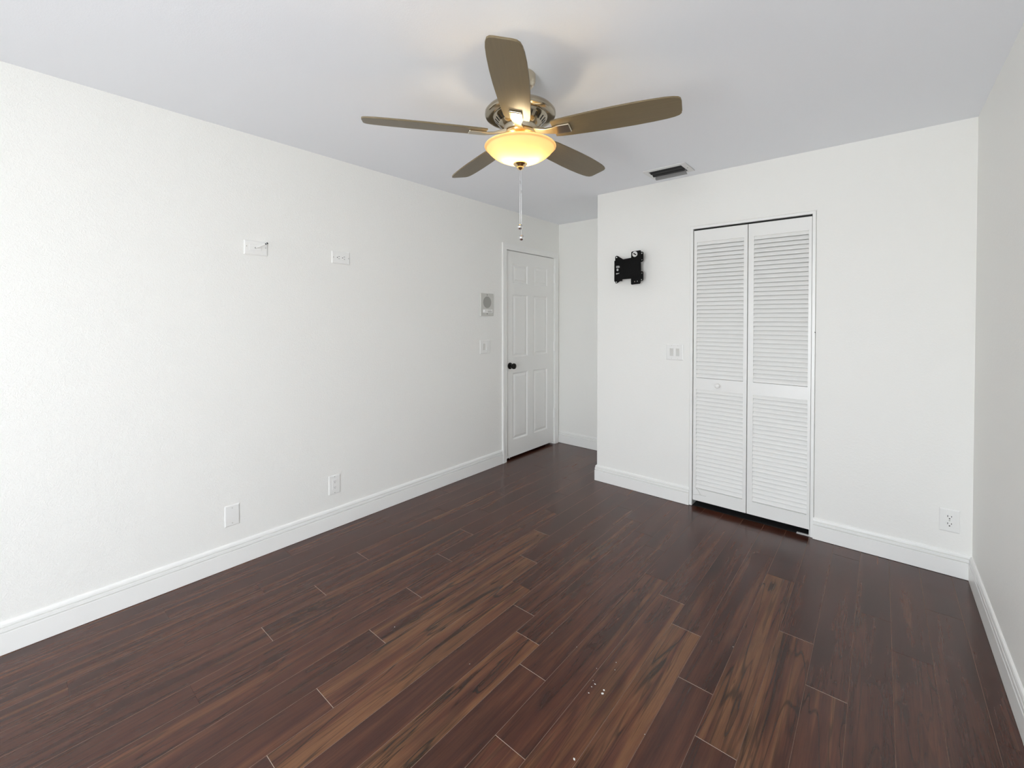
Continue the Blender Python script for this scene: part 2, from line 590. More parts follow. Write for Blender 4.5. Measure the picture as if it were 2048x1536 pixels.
# unseen window behind the camera, made door-high and placed to even the daylight
bm = bmesh.new()
f = 0.045
yw0, yw1 = YB - .085, YB - .045
box(bm, WIN[0], WIN[1], yw0, yw1, WIN[2], WIN[2] + f)
box(bm, WIN[0], WIN[1], yw0, yw1, WIN[3] - f, WIN[3])
box(bm, WIN[0], WIN[0] + f, yw0, yw1, WIN[2] + f, WIN[3] - f)
box(bm, WIN[1] - f, WIN[1], yw0, yw1, WIN[2] + f, WIN[3] - f)
xm = (WIN[0] + WIN[1]) / 2
box(bm, xm - .02, xm + .02, yw0, yw1, WIN[2] + f, WIN[3] - f)
w1 = struct(link('window_1', bm, M['trim']), 'white framed unseen window behind the camera, made tall for the light', 'window')
for a, b_ in ((WIN[0] + f, xm - .02), (xm + .02, WIN[1] - f)):
    link('pane', boxes((a, b_, YB - .067, YB - .063, WIN[2] + f, WIN[3] - f)), M['pane'], w1)
link('sill', boxes((WIN[0], WIN[1], YB - .115, YB - .005, WIN[2] + .0005, WIN[2] + .012)), M['trim'], w1)

# baseboards
BP = [(0, .002), (.0145, .002), (.0145, .0885), (.0135, .0900), (.0025, .0904), (.0025, .0944), (.0130, .0950), (.0125, .1095), (.0120, .1106), (.0020, .1110),
      (.0020, .1148), (.0105, .1155), (.0095, .1230), (.0070, .1290), (.0030, .1330), (0, .1335)]
UP = Vector((0, 0, 1))
def base(name, pts, outs, label):
    return struct(link(name, sweep(([Vector((*p, 0)) for p in pts], [Vector((*o, 0)) for o in outs], UP), BP), M['trim']), label, 'baseboard')
base('baseboard_left', [(0, YB), (0, 3.108)], [(1, 0)], 'white grooved baseboard along the left wall')
base('baseboard_alcove', [(0.002, D3), (XC, D3)], [(0, -1)], 'short white baseboard at the end of the door alcove')
base('baseboard_closet_left', [(XC, D3 - .015), (XC, D2), (CO[0] - .018, D2)], [(-1, 0), (0, -1)], 'white baseboard wrapping the closet corner left of the louvered doors')
base('baseboard_closet_right', [(CO[1] + .016, D2), (W, D2)], [(0, -1)], 'white baseboard right of the louvered doors')
base('baseboard_right', [(W, D2 - .0146), (W, YB)], [(-1, 0)], 'white baseboard along the right wall')
base('baseboard_back', [(0.015, YB), (WIN[0] - .01, YB)], [(0, 1)], 'white baseboard beside the unseen window behind the camera')

# door casing on the left wall (trim_1): profile swept up, over and down
CP = [(0, 0), (0, .010), (.006, .012), (.010, .010), (.018, .0115), (.034, .0145), (.044, .0165), (.050, .0165), (.053, .0150), (.056, .0165), (.060, .0150), (.060, 0)]
def casing(name, y0, y1, zt, label, wide=1.0):
    X = Vector((1, 0, 0))
    pts = [Vector((0, y0, .001)), Vector((0, y0, zt)), Vector((0, y1, zt)), Vector((0, y1, .001))]
    outs = [Vector((0, -1, 0)), Vector((0, 0, 1)), Vector((0, 1, 0))]
    return struct(link(name, sweep((pts, outs, X), [(a * wide, b) for a, b in CP]), M['trim'], smooth=True), label, 'trim')
tr = casing('trim_1', 3.171, 3.988, 2.056, 'white moulded casing around the panel door')
# jamb lining of the door opening, with its stop
bm = boxes((-T, .0, DY0 - .004, DY0 + .004, 0, DZT), (-T, .0, DY1 - .004, DY1 + .004, 0, DZT), (-T, .0, DY0, DY1, DZT - .004, DZT + .004),
           (-.07, -.046, DY0 + .004, DY0 + .016, 0, DZT - .004), (-.07, -.046, DY1 - .016, DY1 - .004, 0, DZT - .004), (-.07, -.046, DY0, DY1, DZT - .016, DZT - .004))
jb = link('jamb', bm, M['trim'], tr)

# thin frame around the closet opening (trim_2)
bm = boxes((CO[0] - .019, CO[0] + .0, D2 - .0005, D2 + .11, 0.001, CO[2] + .0), (CO[1], CO[1] + .0185, D2 - .0005, D2 + .11, 0.001, CO[2]),
           (CO[0] - .019, CO[1] + .0185, D2 - .0005, D2 + .11, CO[2], CO[2] + .0185))
struct(link('trim_2', bm, M['trim'], bevel=0.002), 'thin white jamb framing the louvered closet doors', 'trim')

# strips of loose caulk along the foot of the right baseboard
for pts in ([(1.995, 0), (1.970, -.006), (1.93, -.009), (1.89, -.006), (1.86, 0)], [(1.71, 0), (1.68, -.006), (1.62, -.012), (1.54, -.010), (1.46, -.004), (1.40, 0)]):
    bm = bmesh.new()
    xw = W - .0143
    top = [bm.verts.new((xw - .0004, y, .013)) for y, d in pts]
    low = [bm.verts.new((xw + d - .002, y, .0006)) for y, d in pts]
    low2 = [bm.verts.new((xw, y, .0006)) for y, d in pts]
    for k in range(len(pts) - 1):
        bm.faces.new((top[k], top[k + 1], low[k + 1], low[k]))
        bm.faces.new((low[k], low[k + 1], low2[k + 1], low2[k]))
    link('loose_caulk', bm, M['trim'], bpy.data.objects['baseboard_right'])

# ================================================================== DOORS
# six-panel door, closed, in the left wall; local frame: x along the wall, -y into the room
def panel_leaf(x0, x1, z0, z1, thick, panels, y0=0.0):
    xs = sorted({x0, x1, *[v for p in panels for v in (p[0], p[1])]})
    zs = sorted({z0, z1, *[v for p in panels for v in (p[2], p[3])]})
    bm = bmesh.new()
    def q(pts):
        bm.faces.new([bm.verts.new(p) for p in pts])
    isp = lambda a, b, c, d: any(abs(p[0] - a) < 1e-6 and abs(p[1] - b) < 1e-6 and p[2] <= c + 1e-6 and p[3] >= d - 1e-6 for p in panels)
    for a, b in zip(xs, xs[1:]):
        for c, d in zip(zs, zs[1:]):
            inside = any(p[0] <= a + 1e-6 and p[1] >= b - 1e-6 and p[2] <= c + 1e-6 and p[3] >= d - 1e-6 for p in panels)
            if not inside:
                q([(a, y0, c), (b, y0, c), (b, y0, d), (a, y0, d)])
    for a, b, c, d in panels:
        rings = []
        for ins, dep in ((0, 0), (.006, .0015), (.016, .0095), (.020, .0095), (.040, .0025), (.042, .0020)):
            rings.append([(a + ins, y0 + dep, c + ins), (b - ins, y0 + dep, c + ins), (b - ins, y0 + dep, d - ins), (a + ins, y0 + dep, d - ins)])
        for r, s in zip(rings, rings[1:]):
            for k in range(4):
                q([r[k], r[(k + 1) % 4], s[(k + 1) % 4], s[k]])
        q(rings[-1])
    y1 = y0 + thick
    q([(x0, y1, z0), (x0, y1, z1), (x1, y1, z1), (x1, y1, z0)])
    for e in ([(x0, z0), (x1, z0)], [(x1, z0), (x1, z1)], [(x1, z1), (x0, z1)], [(x0, z1), (x0, z0)]):
        q([(e[0][0], y0, e[0][1]), (e[0][0], y1, e[0][1]), (e[1][0], y1, e[1][1]), (e[1][0], y0, e[1][1])])
    bmesh.ops.remove_doubles(bm, verts=bm.verts[:], dist=1e-6)
    return bm

d1 = thing('door_1', 'white six-panel door with dark knob in the left wall', 'door', (0, 0, 0), LEFT)
d1['kind'] = 'structure'
pl = [(3.280, 3.524, 1.735, 1.935), (3.615, 3.868, 1.735, 1.935), (3.280, 3.524, 1.005, 1.632), (3.615, 3.868, 1.005, 1.632),
      (3.280, 3.524, 0.185, 0.855), (3.615, 3.868, 0.185, 0.855)]
link('door_leaf', panel_leaf(3.1755, 3.979, 0.024, 2.0515, 0.035, pl, 0.009), M['door'], d1)
kn = link('door_knob', lathe([(0, 0), (.032, 0), (.032, -.006), (.026, -.010), (.012, -.012), (.011, -.030), (.018, -.034), (.027, -.042), (.029, -.052),
                              (.026, -.062), (.016, -.068), (0, -.069)], 32, 'Y', at=(3.2385, .009, .926)), M['bronze'], d1, smooth=True)
kn['label'] = 'dark bronze round door knob'
lt = link('latch_plate', boxes((3.1752, 3.1770, .012, .036, .90, .955)), M['bronze'], d1)
for zc in (1.830, 1.083, 0.343):
    bm = bmesh.new()
    for k in range(5):
        lathe([(0, -.0105), (.0075, -.0105), (.0075, .0085), (0, .0085)], 14, 'Z', bm, (3.9825, -.010, zc - .042 + k * .021))
    lathe([(0, 0), (.004, .001), (.0045, .004), (0, .007)], 12, 'Z', bm, (3.9825, -.010, zc + .052))
    box(bm, 3.978, 3.9870, -.010, .0092, zc - .05, zc + .05)
    link('hinge', bm, M['trim'], d1, smooth=True)
bm = bmesh.new()
tube(bm, [(3.182, .004, .030), (3.196, -.006, .046), (3.206, -.010, .038), (3.214, -.012, .022)], [.004, .005, .003, .001], 6)
tube(bm, [(3.180, .006, .036), (3.190, .000, .052), (3.197, -.004, .044)], [.003, .004, .002], 6)
ch = link('splinter', bm, M['chip'], d1)
ch['label'] = 'chipped white splinter at the bottom corner'

# louvered bifold closet door
d2 = thing('door_2', 'white louvered bifold door in the closet opening', 'door', (0, D2 + .004, 0))
d2['kind'] = 'structure'
def louver_leaf(x0, x1, lx0, lx1, z0, z1, bands):
    bm = bmesh.new()
    t = 0.028
    box(bm, x0, lx0, 0, t, z0, z1)
    box(bm, lx1, x1, 0, t, z0, z1)
    zs = [z0] + [v for b in bands for v in b] + [z1]
    for k in range(0, len(zs), 2):
        box(bm, lx0, lx1, 0, t, zs[k], zs[k + 1])
    for b in bands:
        n = round((b[1] - b[0]) / 0.0292)
        p = (b[1] - b[0]) / n
        for i in range(n):
            z = b[0] + i * p
            # slat: lower front edge proud, leaning back over the slat below it
            sec = [(.0030, z + .0050), (.0022, z + .0066), (.0026, z + .0090), (.0165, z + p + .0042), (.0225, z + p + .0030), (.0095, z + .0054)]
            if i == 0:
                sec[0], sec[5] = (.0030, z + .0022), (.0095, z + .0024)
            if i == n - 1:
                sec[3], sec[4] = (.0125, b[1]), (.0225, b[1])
            A = [bm.verts.new((lx0 - .001, y, zz)) for y, zz in sec]
            B = [bm.verts.new((lx1 + .001, y, zz)) for y, zz in sec]
            for k in range(6):
                bm.faces.new((A[k], A[(k + 1) % 6], B[(k + 1) % 6], B[k]))
            bm.faces.new(A)
            bm.faces.new(B[::-1])
    return bm
BANDS = [(0.136, 0.868), (0.953, 1.946)]
link('door_leaf', louver_leaf(1.7060, 2.0605, 1.7265, 2.0375, 0.046, 2.032, BANDS), M['louver'], d2)
link('door_leaf', louver_leaf(2.0650, 2.4250, 2.0990, 2.4085, 0.046, 2.032, BANDS), M['louver'], d2)
link('door_knob', lathe([(0, 0), (.010, 0), (.009, -.008), (.012, -.012), (.0165, -.018), (.0170, -.024), (.013, -.030), (.006, -.0325), (0, -.033)], 28, 'Y',
                        at=(1.876, 0, .908)), M['louver'], d2, smooth=True)
bk = link('pivot_bracket', boxes((2.355, 2.426, .004, .024, .001, .004), (2.421, 2.425, .004, .024, .004, .044)), M['plastic'], d2)
bk['label'] = 'white bottom pivot bracket'
link('track', boxes((CO[0] + .004, CO[1] - .004, .004, .026, 2.038, 2.0445)), M['slot'], d2)
bm = bmesh.new()
tube(bm, [(1.729, -.0006, .134), (1.740, -.0008, .129), (1.750, -.0008, .114), (1.757, -.0008, .100), (1.764, -.0008, .094)], .0011, 6)
tube(bm, [(1.708, -.0006, .084), (1.725, -.0008, .087), (1.745, -.0008, .092), (1.764, -.0008, .094), (1.80, -.0006, .093)], .0009, 6)
ck = link('crack', bm, M['crack'], d2)
ck['label'] = 'grey hairline cracks at the lower left corner'
# near-black slab in the closet, added to paint the shade under the doors
struct(link('closet_shade_slab', boxes((XC + .10, W, D2 + .012, D3, -.02, .0015)), M['gap_dark']), 'black slab added as shade under the louvered doors', 'floor')

# ================================================================== WALL PLATES
def plate(root, w, h, d=.0055, mat='plastic', name='plate'):
    """bevelled cover plate, its back on the wall"""
    bm = bmesh.new()
    s = [(w / 2, h / 2, -.0003), (w / 2, h / 2, -d * .45), (w / 2 - .003, h / 2 - .003, -d * .85), (w / 2 - .006, h / 2 - .006, -d)]
    rings = [[bm.verts.new((sx * a, y, sz * b)) for sx, sz in ((-1, -1), (1, -1), (1, 1), (-1, 1))] for a, b, y in s]
    for r, q in zip(rings, rings[1:]):
        for k in range(4):
            bm.faces.new((r[k], r[(k + 1) % 4], q[(k + 1) % 4], q[k]))
    bm.faces.new(rings[-1])
    bm.faces.new(rings[0][::-1])
    return link(name, bm, M[mat], root)

def rbox(x, z, w, h, y0, y1, r=.003, n=4):
    lp = []
    for cx, cz, a0 in ((x + w / 2 - r, z + h / 2 - r, 0), (x - w / 2 + r, z + h / 2 - r, 90), (x - w / 2 + r, z - h / 2 + r, 180), (x + w / 2 - r, z - h / 2 + r, 270)):
        for k in range(n + 1):
            a = radians(a0 + 90 * k / n)
            lp.append((cx + r * cos(a), cz + r * sin(a)))
    bm = bmesh.new()
    A = [bm.verts.new((p[0], y0, p[1])) for p in lp]
    B = [bm.verts.new((p[0], y1, p[1])) for p in lp]
    m = len(lp)
    for k in range(m):
        bm.faces.new((A[k], A[(k + 1) % m], B[(k + 1) % m], B[k]))
    bm.faces.new(A)
    bm.faces.new(B[::-1])
    return bm

def screw(root, x, z, y=-.0052, r=.0032, mat='screw', name='screw'):
    return link(name, lathe([(0, 0), (r, 0), (r, -.0007), (r * .6, -.0014), (0, -.0015)], 14, 'Y', at=(x, y, z)), M[mat], root)

def slots(root, cx, cz, rot, y, k=1.15):
    """one receptacle's openings: two blades and a round ground; rot turns the face"""
    bm = bmesh.new()
    c, s = cos(rot), sin(rot)
    for (x, z, w, h) in ((-.0064, .0035, .0022, .0078), (.0064, .0035, .0022, .0066)):
        x, z, w, h = x * k, z * k, w * k, h * k
        v = []
        for yy in (y - .0004, y + .002):
            for dx, dz in ((-w / 2, -h / 2), (w / 2, -h / 2), (w / 2, h / 2), (-w / 2, h / 2)):
                px, pz = x + dx, z + dz
                v.append(bm.verts.new((cx + px * c - pz * s, yy, cz + px * s + pz * c)))
        for f_ in ((0, 1, 2, 3), (7, 6, 5, 4), (0, 4, 5, 1), (1, 5, 6, 2), (2, 6, 7, 3), (3, 7, 4, 0)):
            bm.faces.new([v[i] for i in f_])
    gx, gz = 0, -.0072 * k
    lathe([(0, -.0004), (.0026 * k, -.0004), (.0026 * k, .002), (0, .002)], 14, 'Y', bm, (cx + gx * c - gz * s, y, cz + gx * s + gz * c))
    return link('slots', bm, M['slot'], root)

# horizontal duplex outlet high on the left wall
o1 = thing('wall_outlet', 'white horizontal outlet high on the left wall, right of the cable plate', 'outlet', (0, 1.487, 1.793), LEFT)
plate(o1, .127, .0815)
rc = link('receptacle', rbox(0, 0, .068, .0335, -.0050, -.0072), M['plastic'], o1)
slots(o1, -.0185, 0, -pi / 2, -.0072)
slots(o1, .0185, 0, -pi / 2, -.0072)
screw(o1, -.053, 0); screw(o1, .053, 0)
# vertical outlet low on the left wall
o2 = thing('wall_outlet', 'white vertical outlet low on the left wall above the baseboard', 'outlet', (0, 1.435, .287), LEFT)
plate(o2, .080, .125)
link('receptacle', rbox(0, 0, .0335, .068, -.0050, -.0072), M['plastic'], o2)
slots(o2, 0, .0185, 0, -.0072, .75)
slots(o2, 0, -.0185, 0, -.0072, .75)
screw(o2, 0, .053); screw(o2, 0, -.053)
# outlet on the closet wall, round faces
o3 = thing('wall_outlet', 'white outlet with round faces on the closet wall near the right corner', 'outlet', (3.052, D2, .296))
plate(o3, .081, .124)
for s in (1, -1):
    bm = bmesh.new()
    lp = []
    for k in range(28):
        a = 2 * pi * k / 28
        lp.append((.0170 * cos(a), max(-.0140, min(.0140, .0170 * sin(a))) + s * .0195))
    A = [bm.verts.new((x, -.0052, z)) for x, z in lp]
    B = [bm.verts.new((x, -.0078, z)) for x, z in lp]
    for k in range(28):
        bm.faces.new((A[k], A[(k + 1) % 28], B[(k + 1) % 28], B[k]))
    bm.faces.new(B)
    link('receptacle', bm, M['plastic'], o3)
    slots(o3, 0, s * .0195, 0, -.0078)
screw(o3, 0, 0)
# blank plate
bp_ = thing('blank_wall_plate', 'plain white blank plate low on the left wall, left of the outlet', 'wall plate', (0, .837, .2885), LEFT)
plate(bp_, .073, .116)
screw(bp_, 0, .042, mat='plastic_grey'); screw(bp_, 0, -.042, mat='plastic_grey')

# double rocker switches
def rocker(root, x, tilt, mat):
    bm = rbox(0, 0, .0325, .0665, -.0050, -.0068, .002)
    link('rocker_frame', bm, M['plastic'], root).location.x = x
    w, h = .026, .058
    bm = bmesh.new()
    zt, zb, zm = -.0070 - .0022 * tilt, -.0070 + .0000 * tilt, -.0074
    pts = [(-w / 2, h / 2), (w / 2, h / 2), (w / 2, 0), (-w / 2, 0), (-w / 2, -h / 2), (w / 2, -h / 2)]
    yy = [-.0072 - max(0, tilt) * .003, -.0072 - max(0, tilt) * .003, -.0080, -.0080, -.0072 - max(0, -tilt) * .003, -.0072 - max(0, -tilt) * .003]
    F_ = [bm.verts.new((p[0], y, p[1])) for p, y in zip(pts, yy)]
    K_ = [bm.verts.new((p[0], -.006, p[1])) for p in pts]
    bm.faces.new((F_[0], F_[1], F_[2], F_[3]))
    bm.faces.new((F_[3], F_[2], F_[5], F_[4]))
    for a, b_ in ((0, 1), (1, 2), (2, 5), (5, 4), (4, 3), (3, 0)):
        bm.faces.new((F_[a], F_[b_], K_[b_], K_[a]))
    link('rocker', bm, M[mat], root).location.x = x
s1 = thing('light_switch', 'white double rocker switch beside the panel door, below the intercom', 'light switch', (0, 2.879, 1.1315), LEFT)
plate(s1, .137, .124)
rocker(s1, -.023, 1, 'rocker'); rocker(s1, .023, -1, 'plastic')
for x in (-.023, .023):
    screw(s1, x, .049, r=.0024, mat='plastic_grey'); screw(s1, x, -.049, r=.0024, mat='plastic_grey')
s2 = thing('light_switch', 'white double rocker switch left of the louvered closet doors', 'light switch', (1.5705, D2, 1.134))
plate(s2, .128, .120)
rocker(s2, -.023, 1, 'rocker'); rocker(s2, .023, 1, 'rocker')
for x in (-.023, .023):
    screw(s2, x, .049, r=.0024, mat='plastic_grey'); screw(s2, x, -.049, r=.0024, mat='plastic_grey')

# intercom speaker
ic = thing('intercom_speaker', 'light grey intercom with round speaker on the left wall beside the door', 'intercom', (0, 2.8965, 1.5155), LEFT)
plate(ic, .172, .207, .012, 'plastic_grey')
link('speaker_grille', lathe([(0, -.0128), (.052, -.0128), (.0535, -.0118), (.0535, -.010)], 40, 'Y', at=(-.001, 0, .022)), M['grille'], ic)
link('control_tab', rbox(0.006, -.058, .128, .034, -.0115, -.0140, .004), M['plastic'], ic)
link('volume_knob', lathe([(0, -.024), (.011, -.023), (.013, -.020), (.0135, -.012)], 24, 'Y', at=(-.036, 0, -.059)), M['plastic'], ic, smooth=True)
link('slide_button', rbox(.030, -.064, .050, .006, -.0135, -.0165, .002), M['grille'], ic)
bm = boxes((.010, .024, -.0144, -.0138, -.0515, -.0485), (.028, .046, -.0144, -.0138, -.0515, -.0485))
link('printed_mark', bm, M['grille'], ic)
screw(ic, -.002, .089, -.0118, .0045, 'slot'); screw(ic, -.002, -.083, -.0118, .0045, 'slot')

# cable pass-through plate and the cable hanging out of it
cp = thing('cable_wall_plate', 'glossy white horizontal cable plate high on the left wall', 'wall plate', (0, .969, 1.794), LEFT)
plate(cp, .124, .082, .006)
bm = rbox(-.004, .002, .066, .034, -.0055, -.0090, .006)
link('insert', bm, M['plastic'], cp, bevel=.0015)
link('opening', lathe([(0, -.0094), (.0042, -.0094), (.0042, -.0085)], 16, 'Y', at=(-.004, 0, .000)), M['slot'], cp)
screw(cp, -.050, .006); screw(cp, .051, .006)
cb = thing('coaxial_cable', 'short white cable with black tip poking out of the cable plate', 'cable', (0, .969, 1.794), LEFT)
bm = bmesh.new()
tube(bm, [(-.0035, -.0092, .000), (.003, -.020, .002), (.022, -.034, .014), (.036, -.044, .023)], .0028, 10)
link('jacket', bm, M['cable_white'], cb, smooth=True)
bm = bmesh.new()
tube(bm, [(.0352, -.0435, .0225), (.039, -.046, .0250)], .0048, 10)
tube(bm, [(.0415, -.0478, .0267), (.046, -.051, .0297)], .0048, 10)
link('connector', bm, M['black_soft'], cb, smooth=True)
bm = bmesh.new()
tube(bm, [(.0385, -.0457, .0247), (.0420, -.0481, .0270)], .0040, 10)
link('connector_ring', bm, M['chrome'], cb, smooth=True)

# ================================================================== TV MOUNT
PYM = .068                     # distance of the mount's face plate from the wall
mt = thing('tv_wall_mount', 'black metal television wall bracket left of the closet doors', 'wall mount', (1.20, D2, 1.785))
def mp(px, py):
    """outline measured on the plate: px, py in the 1690 x 1536 enlargement"""
    return (1.1097 + (px - 475) * (1.3485 - 1.1097) / (1350 - 475) - 1.20, 1.9125 - (py - 245) * (1.9125 - 1.6575) / (1225 - 245) - 1.785)
out = [(476, 1120), (476, 345), (492, 318), (525, 304), (556, 314), (730, 432), (980, 412), (985, 245), (1012, 226), (1250, 210), (1276, 226), (1278, 262),
       (1318, 258), (1346, 280), (1350, 310), (1350, 520), (1338, 548), (1312, 562), (1276, 566), (1280, 842), (1322, 844), (1346, 866), (1350, 900),
       (1350, 1095), (1336, 1124), (1300, 1136), (1274, 1132), (1270, 1188), (1244, 1215), (1004, 1230), (978, 1212), (976, 1046), (716, 1048),
       (545, 1158), (512, 1168), (486, 1150)]
loops = [[mp(*q) for q in out]]
for hx, hy, hr in ((520, 355, 22), (1303, 305, 22), (1307, 503, 17), (1307, 900, 17), (1297, 1095, 19), (1090, 1140, 17), (1170, 1135, 17), (515, 1125, 20)):
    cx, cz = mp(hx, hy)
    loops.append(circ(cx, cz, hr * .000273, 14))
win = [(458, 612), (588, 612), (640, 655), (660, 740), (640, 830), (600, 862), (480, 905)]
loops[0] = [mp(*q) for q in out]
loops.append([mp(max(q[0], 486), q[1]) for q in win])
bm = outline_mesh(loops, .004, -PYM)
face = link('vesa_plate', bm, M['black'], mt, bevel=.0008)
bm = bmesh.new()
# raised frame of the plate
zc = 0.0
box(bm, -.020, .125, -PYM - .006, -PYM - .004, -.066, .066)
link('tilt_box', boxes((-.040, .060, -PYM, -PYM + .030, -.060, .070), (-.088, -.040, -PYM + .014, -PYM + .030, -.045, .055)), M['black'], mt, bevel=.003)
link('center_cover', bm, M['black'], mt, bevel=.0015)
link('folding_arm', boxes((-.085, .070, -PYM + .030, -.014, -.030, .034)), M['black'], mt, bevel=.004)
link('wall_plate', boxes((-.128, -.060, -.014, -.0005, -.090, .082), (-.060, .070, -.012, -.0005, -.038, .060)), M['black'], mt, bevel=.003)
bm = lathe([(0, -.0065), (.010, -.0065), (.011, -.004), (.011, .006)], 6, 'Y', at=(*[mp(535, 740)[0], -PYM + .012], mp(535, 740)[1]))
link('bolt', bm, M['bolt'], mt)
for za, zb in ((618, 682), (842, 882)):
    (xa, z1_), (xb, z0_) = mp(490, za), mp(600, zb)
    link('pivot_tab', boxes((xa, xb, -PYM + .006, -PYM + .010, z0_, z1_)), M['vent_tab'], mt)
x_, z_ = mp(1095, 312)
st = link('sticker', lathe([(0, 0), (.0215, 0), (.0215, -.0006), (0, -.0006)], 28, 'Y', at=(x_, -PYM - .0042, z_)), M['label'], mt)
st['label'] = 'white round sticker'
bm = bmesh.new()
a = radians(-28)
for dz, l in ((.0, .013),):
    v = [bm.verts.new((x_ + dx * cos(a) - dzz * sin(a), -PYM - .0056, z_ + dx * sin(a) + dzz * cos(a))) for dx, dzz in ((-l, -.0042), (l, -.0042), (l, .0042), (-l, .0042))]
    bm.faces.new(v)
link('printed_mark', bm, M['black'], mt)

# ================================================================== CEILING VENT
vt = thing('ceiling_vent', 'small white ceiling air register with dark louvers above the closet doors', 'vent', (1.596, 3.0975, H))
bm = bmesh.new()
fx, fy, ox0, ox1, oy0, oy1 = .150, .105, -.121, .112, -.070, .075
for a, b_, c, d in ((-fx, fx, -fy, oy0), (-fx, fx, oy1, fy), (-fx, ox0, oy0, oy1), (ox1, fx, oy0, oy1)):
    box(bm, a, b_, c, d, -.006, -.0003)
bmesh.ops.remove_doubles(bm, verts=bm.verts[:], dist=1e-5)
link('frame', bm, M['vent_white'], vt, bevel=.0015)
link('duct_opening', boxes((ox0, ox1, oy0, oy1, -.0014, -.0006)), M['gap_dark'], vt)
for (y0, rad, dep) in ((-.046, .020, .012), (-.008, .026, .018), (.034, .036, .028)):
    bm = bmesh.new()
    A, B = [], []
    for k in range(9):
        a = radians(5 + 80 * k / 8)
        y, z = y0 + rad * (1 - cos(a)) * 1.1, -.0016 - dep * sin(a)
        A.append((y, z)); B.append((y + .0012, z + .0006))
    lp = A + B[::-1]
    P = [bm.verts.new((ox0 + .006, y, z)) for y, z in lp]
    Q = [bm.verts.new((ox1 - .002, y, z)) for y, z in lp]
    m_ = len(lp)
    for k in range(m_):
        bm.faces.new((P[k], P[(k + 1) % m_], Q[(k + 1) % m_], Q[k]))
    for k in range(8):
        bm.faces.new((P[k], P[k + 1], P[m_ - 2 - k], P[m_ - 1 - k]))
        bm.faces.new((Q[k], Q[k + 1], Q[m_ - 2 - k], Q[m_ - 1 - k]))
    link('louver_blade', bm, M['vent_grey' if rad > .03 else 'vent_deep'], vt, smooth=True)
link('lever', boxes((ox0 - .004, ox0 + .004, .010, .016, -.020, -.006), (ox0 + .006, ox0 + .012, .030, .038, -.026, -.006)), M['vent_white'], vt)
screw(vt, .132, 0)
sc_ = [c for c in vt.children if c.name.startswith('screw')][0]
sc_.rotation_euler = (radians(90), 0, 0)
sc_.location = (0, 0, 0)
me_ = sc_.data
for v in me_.vertices:      # flat against the frame, head down
    x, y, z = v.co
    v.co = (x, y, z)
sc_.rotation_euler = (0, 0, 0)
for v in me_.vertices:
    x, y, z = v.co
    v.co = (x, z + .004, -.0060 + (y + .0052))
sc_.data.materials[0] = M['slot']

# ================================================================== CEILING FAN
fan = thing('ceiling_fan', 'five-blade ceiling fan with lit amber glass bowl', 'ceiling fan', (1.555, 1.478, H))
link('canopy', lathe([(0, -.0005), (.066, -.0005), (.067, -.016), (.064, -.034), (.052, -.049), (.030, -.056), (0, -.056)], 48), M['nickel'], fan, smooth=True)
link('downrod', lathe([(0, -.050), (.0125, -.050), (.0125, -.110), (.024, -.113), (.026, -.121), (0, -.121)], 24), M['nickel'], fan, smooth=True)
mh = link('motor_housing', lathe([(0, -.096), (.040, -.097), (.075, -.102), (.115, -.113), (.142, -.127), (.153, -.140), (.1535, -.150), (.150, -.156),
                                  (.140, -.1595), (.128, -.1590), (.119, -.1590), (.118, -.163), (.112, -.168), (.100, -.181), (.090, -.192), (.078, -.1985), (.060, -.202), (0, -.202)], 72),
          M['nickel_dark'], fan, smooth=True)
DROP = -.022
mh.location.z = DROP
bm = bmesh.new()
for k in range(30):
    a = 2 * pi * k / 30
    R_ = Matrix.Rotation(a, 4, 'Z')
    vs = []
    for (r, z) in ((.1095, -.1705), (.0945, -.1868)):
        for s in (-1, 1):
            vs.append(bm.verts.new(R_ @ Vector((r + .0006, s * .0030, z - .0008))))
    bm.faces.new((vs[0], vs[1], vs[3], vs[2]))
vn = link('vent_slots', bm, M['slot'], mh)
link('collar', lathe([(0, -.200), (.069, -.200), (.071, -.204), (.071, -.238), (.069, -.242), (.060, -.243), (0, -.243)], 48), M['nickel'], fan, smooth=True)
link('fitter', lathe([(0, -.243), (.066, -.243), (.070, -.249), (.066, -.256), (.050, -.258), (.044, -.262), (.044, -.300), (0, -.300)], 48), M['brass'], fan, smooth=True)
# stem carrying the bowl
link('stem', lathe([(0, -.285), (.008, -.295), (.008, -.382), (0, -.382)], 16), M['brass'], fan)
bowl = link('glass_bowl', lathe([(.1470, -.3035), (.1530, -.3045), (.1555, -.3075), (.1540, -.3110), (.1500, -.3135), (.1470, -.3155), (.1445, -.3195), (.136, -.3300), (.122, -.3425),
                                 (.102, -.3550), (.078, -.3660), (.052, -.3740), (.028, -.3785), (.010, -.3795)], 72), M['frosted'], fan, smooth=True)
bowl['label'] = 'amber frosted glass light bowl'
fin = link('finial', lathe([(0, -.376), (.030, -.378), (.031, -.382), (.026, -.387), (.018, -.390), (.015, -.393), (.016, -.398), (.012, -.404), (.005, -.407), (0, -.408)], 32),
           M['brass'], fan, smooth=True)
for s in (-1, 1):
    bl = bmesh.new()
    lathe([(0, .030), (.012, .029), (.013, .012), (.020, 0), (.024, -.012), (.021, -.024), (.012, -.031), (0, -.033)], 20, 'Z', bl, (0, 0, 0))
    bmesh.ops.rotate(bl, verts=bl.verts[:], cent=(0, 0, 0), matrix=Matrix.Rotation(radians(90), 3, 'Y'))
    if s < 0:
        bmesh.ops.rotate(bl, verts=bl.verts[:], cent=(0, 0, 0), matrix=Matrix.Rotation(pi, 3, 'Z'))
    bo = link('light_bulb', bl, M['bulb'], fan, smooth=True)
    bo.location = (s * .038 * cos(radians(40)), s * .038 * sin(radians(40)), -.342)

